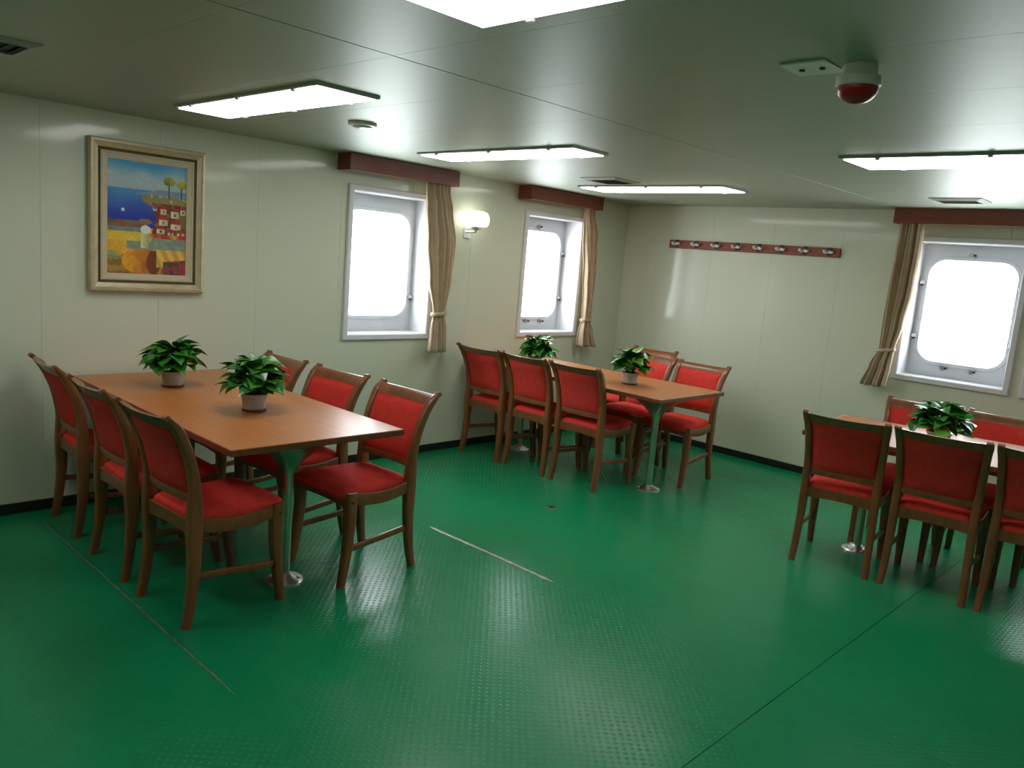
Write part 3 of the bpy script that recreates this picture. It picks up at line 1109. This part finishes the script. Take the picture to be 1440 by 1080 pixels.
D = math.radians
CH = [  # midpoint of the rear feet, heading, label
    (1.535, -5.000, D(4), 'red padded wooden chair nearest the camera, turned back to us at the left table'),
    (0.968, -5.012, D(0), 'middle red padded chair of the three with backs to us at the left table'),
    (0.322, -4.995, D(-2), 'red padded chair against the cream wall at the far left of the picture'),
    (1.530, -3.862, D(183), 'red padded chair with seat in full view facing us beside the left table'),
    (0.985, -3.895, D(185), 'red padded chair facing us, second from the table end below the first window'),
    (0.445, -3.925, D(180), 'red padded chair facing us behind the nearer plant against the wall'),
    (1.226, -2.015, D(2), 'red padded chair with its back to us, nearest the free end of the corner table'),
    (0.762, -2.030, D(0), 'middle red padded chair of the three backs to us at the corner table'),
    (0.318, -2.062, D(1), 'red padded chair with its back to us touching the left wall at the corner table'),
    (1.482, -0.915, D(182), 'red padded chair facing us at the free end of the corner table below the rack'),
    (1.024, -0.930, D(180), 'red padded chair facing us between two others across the corner table'),
    (0.745, -0.490, D(183), 'red padded chair pushed back against the wall behind the corner table'),
    (3.056, -1.990, D(10), 'red padded chair with its back to us at the left end of the right table'),
    (3.513, -1.922, D(6), 'middle red padded chair with its back to us at the right table'),
    (3.967, -1.870, D(5), 'red padded chair with its back to us cut off by the right picture edge'),
    (3.105, -0.955, D(186), 'red padded chair facing us behind the plant on the right table'),
    (3.568, -0.910, D(186), 'red padded chair facing us under the window at the right picture edge'),
]
proto = make_chair()
for i, (x, y, a, lab) in enumerate(CH):
    c = proto if i == 0 else copy_tree(proto)
    c.location = (x, y, 0)
    c.rotation_euler = (0, 0, a)
    tag(c, lab, 'chair', 'red padded wooden dining chairs')


# ------------------------------------------------------------------ plants
def leaf_mesh(k, length, width, fold, droop):
    bm = bmesh.new()
    N = 8
    prof = [0.0, 0.62, 0.96, 1.0, 0.9, 0.72, 0.48, 0.22, 0.0]
    rows = []
    for i in range(N + 1):
        t = i / N
        hw = prof[i] * width / 2
        back = -0.10 * length if i in (1,) else 0
        yy = t * length
        z0 = -droop * t * t
        row = []
        for q in (-1, -0.5, 0, 0.5, 1):
            ylobe = yy - (0.16 * length * abs(q) ** 1.5 * max(0, 1 - t * 2.4))
            row.append(bm.verts.new((q * hw, ylobe, z0 + fold * abs(q) * hw - 0.25 * fold * hw * q * q)))
        rows.append(row)
    for a, b_ in zip(rows[:-1], rows[1:]):
        for i in range(4):
            bm.faces.new((a[i], a[i + 1], b_[i + 1], b_[i]))
    bmesh.ops.remove_doubles(bm, verts=bm.verts[:], dist=1e-5)
    me = bpy.data.meshes.new('leaf')
    bmesh.ops.recalc_face_normals(bm, faces=bm.faces[:])
    bm.to_mesh(me)
    bm.free()
    for p in me.polygons: p.use_smooth = True
    return me


LEAVES = []
for mi in range(3):
    for k in range(3):
        me = leaf_mesh(k, [0.090, 0.082, 0.075][k], [0.084, 0.074, 0.068][k], [0.35, 0.5, 0.2][k], [0.02, 0.03, 0.012][k])
        me.materials.append(LEAFM[mi])
        LEAVES.append(me)


def make_plant(loc, seed, label, spread=0.16, height=0.25, n=84, lime_dir=0.6):
    rnd = random.Random(seed)
    root = empty('potted_plant', loc, rnd.uniform(0, 6))
    tag(root, label, 'potted plant', 'potted green plants')
    bm = bmesh.new()
    lathe(bm, [(0.048, 0.010), (0.050, 0.012), (0.0585, 0.070), (0.063, 0.072), (0.0635, 0.084), (0.0575, 0.084), (0.055, 0.070)], 32)
    pot = obj('pot', bm, M['pot'], root, True, 35)
    bm = bmesh.new()
    lathe(bm, [(0.050, 0.0), (0.056, 0.002), (0.057, 0.0115), (0.049, 0.0118)], 32)
    obj('saucer', bm, M['saucer'], pot, True, 35)
    bm = bmesh.new()
    lathe(bm, [(0.0545, 0.070), (0.053, 0.077), (0.02, 0.080)], 24)
    obj('soil', bm, M['soil'], root, True)
    stems = bmesh.new()
    for i in range(n):
        t = (i + 0.5) / n
        el = lerp(1.45, 0.06, t ** 0.9)                   # elevation of the leaf base direction
        az = i * 2.39996 + rnd.uniform(-0.3, 0.3)
        r = rnd.uniform(0.5, 0.95)
        cx = math.cos(el) * math.cos(az) * spread * r * 0.72
        cyy = math.cos(el) * math.sin(az) * spread * r * 0.72
        cz = 0.112 + max(-0.012, math.sin(el)) * (height - 0.125) * r
        base = Vector((cx, cyy, cz))
        s0 = Vector((rnd.uniform(-.02, .02), rnd.uniform(-.02, .02), 0.076))
        mid = (s0 + base) / 2 + Vector((0, 0, 0.02))
        tube(stems, [s0, mid, base], [0.0022, 0.002, 0.0016], 5)
        kind = 2 if (rnd.random() < 0.13) else (1 if rnd.random() < 0.55 else 0)
        me = LEAVES[kind * 3 + rnd.randrange(3)]
        pitch = lerp(0.45, -0.22, t) + rnd.uniform(-0.35, 0.35)
        sc = rnd.uniform(0.85, 1.2)
        mt = (Matrix.Translation(base) @ Matrix.Rotation(az - math.pi / 2 + rnd.uniform(-.5, .5), 4, 'Z')
              @ Matrix.Rotation(pitch, 4, 'X') @ Matrix.Rotation(rnd.uniform(-.5, .5), 4, 'Y') @ Matrix.Scale(sc, 4))
        linked('leaf', me, root, mt)
    o = obj('stems', stems, M['stem'], root, True)
    return root


make_plant((0.477, -4.518, TZ), 1, 'bushy green plant in a grey pot, farther from us on the left table', 0.165, 0.25)
make_plant((1.187, -4.433, TZ), 2, 'bushy green plant in a grey pot, nearer to us on the left table', 0.17, 0.265)
make_plant((0.57, -1.76, TZ), 3, 'green plant half hidden by chair backs under the corner window', 0.13, 0.25)
make_plant((1.37, -1.642, TZ), 4, 'bushy green plant in a grey pot on the corner table near its free end', 0.15, 0.265)
make_plant((3.40, -1.62, TZ), 5, 'green plant on the right table showing above the chair backs', 0.175, 0.24)

# ------------------------------------------------------------------ small deck socket in the floor
so = empty('deck_socket', (1.493, -2.528, 0))
tag(so, 'small round metal fitting in the green floor before the corner table', 'floor fitting')
bm = bmesh.new()
lathe(bm, [(0.032, 0.0), (0.032, 0.004), (0.026, 0.006), (0.02, 0.006)], 24)
obj('ring', bm, M['steel'], so, True, 35)
bm = bmesh.new()
lathe(bm, [(0.018, 0.004), (0.017, 0.0075), (0.006, 0.008)], 20)
obj('plug', bm, M['dark_metal'], so, True, 35)
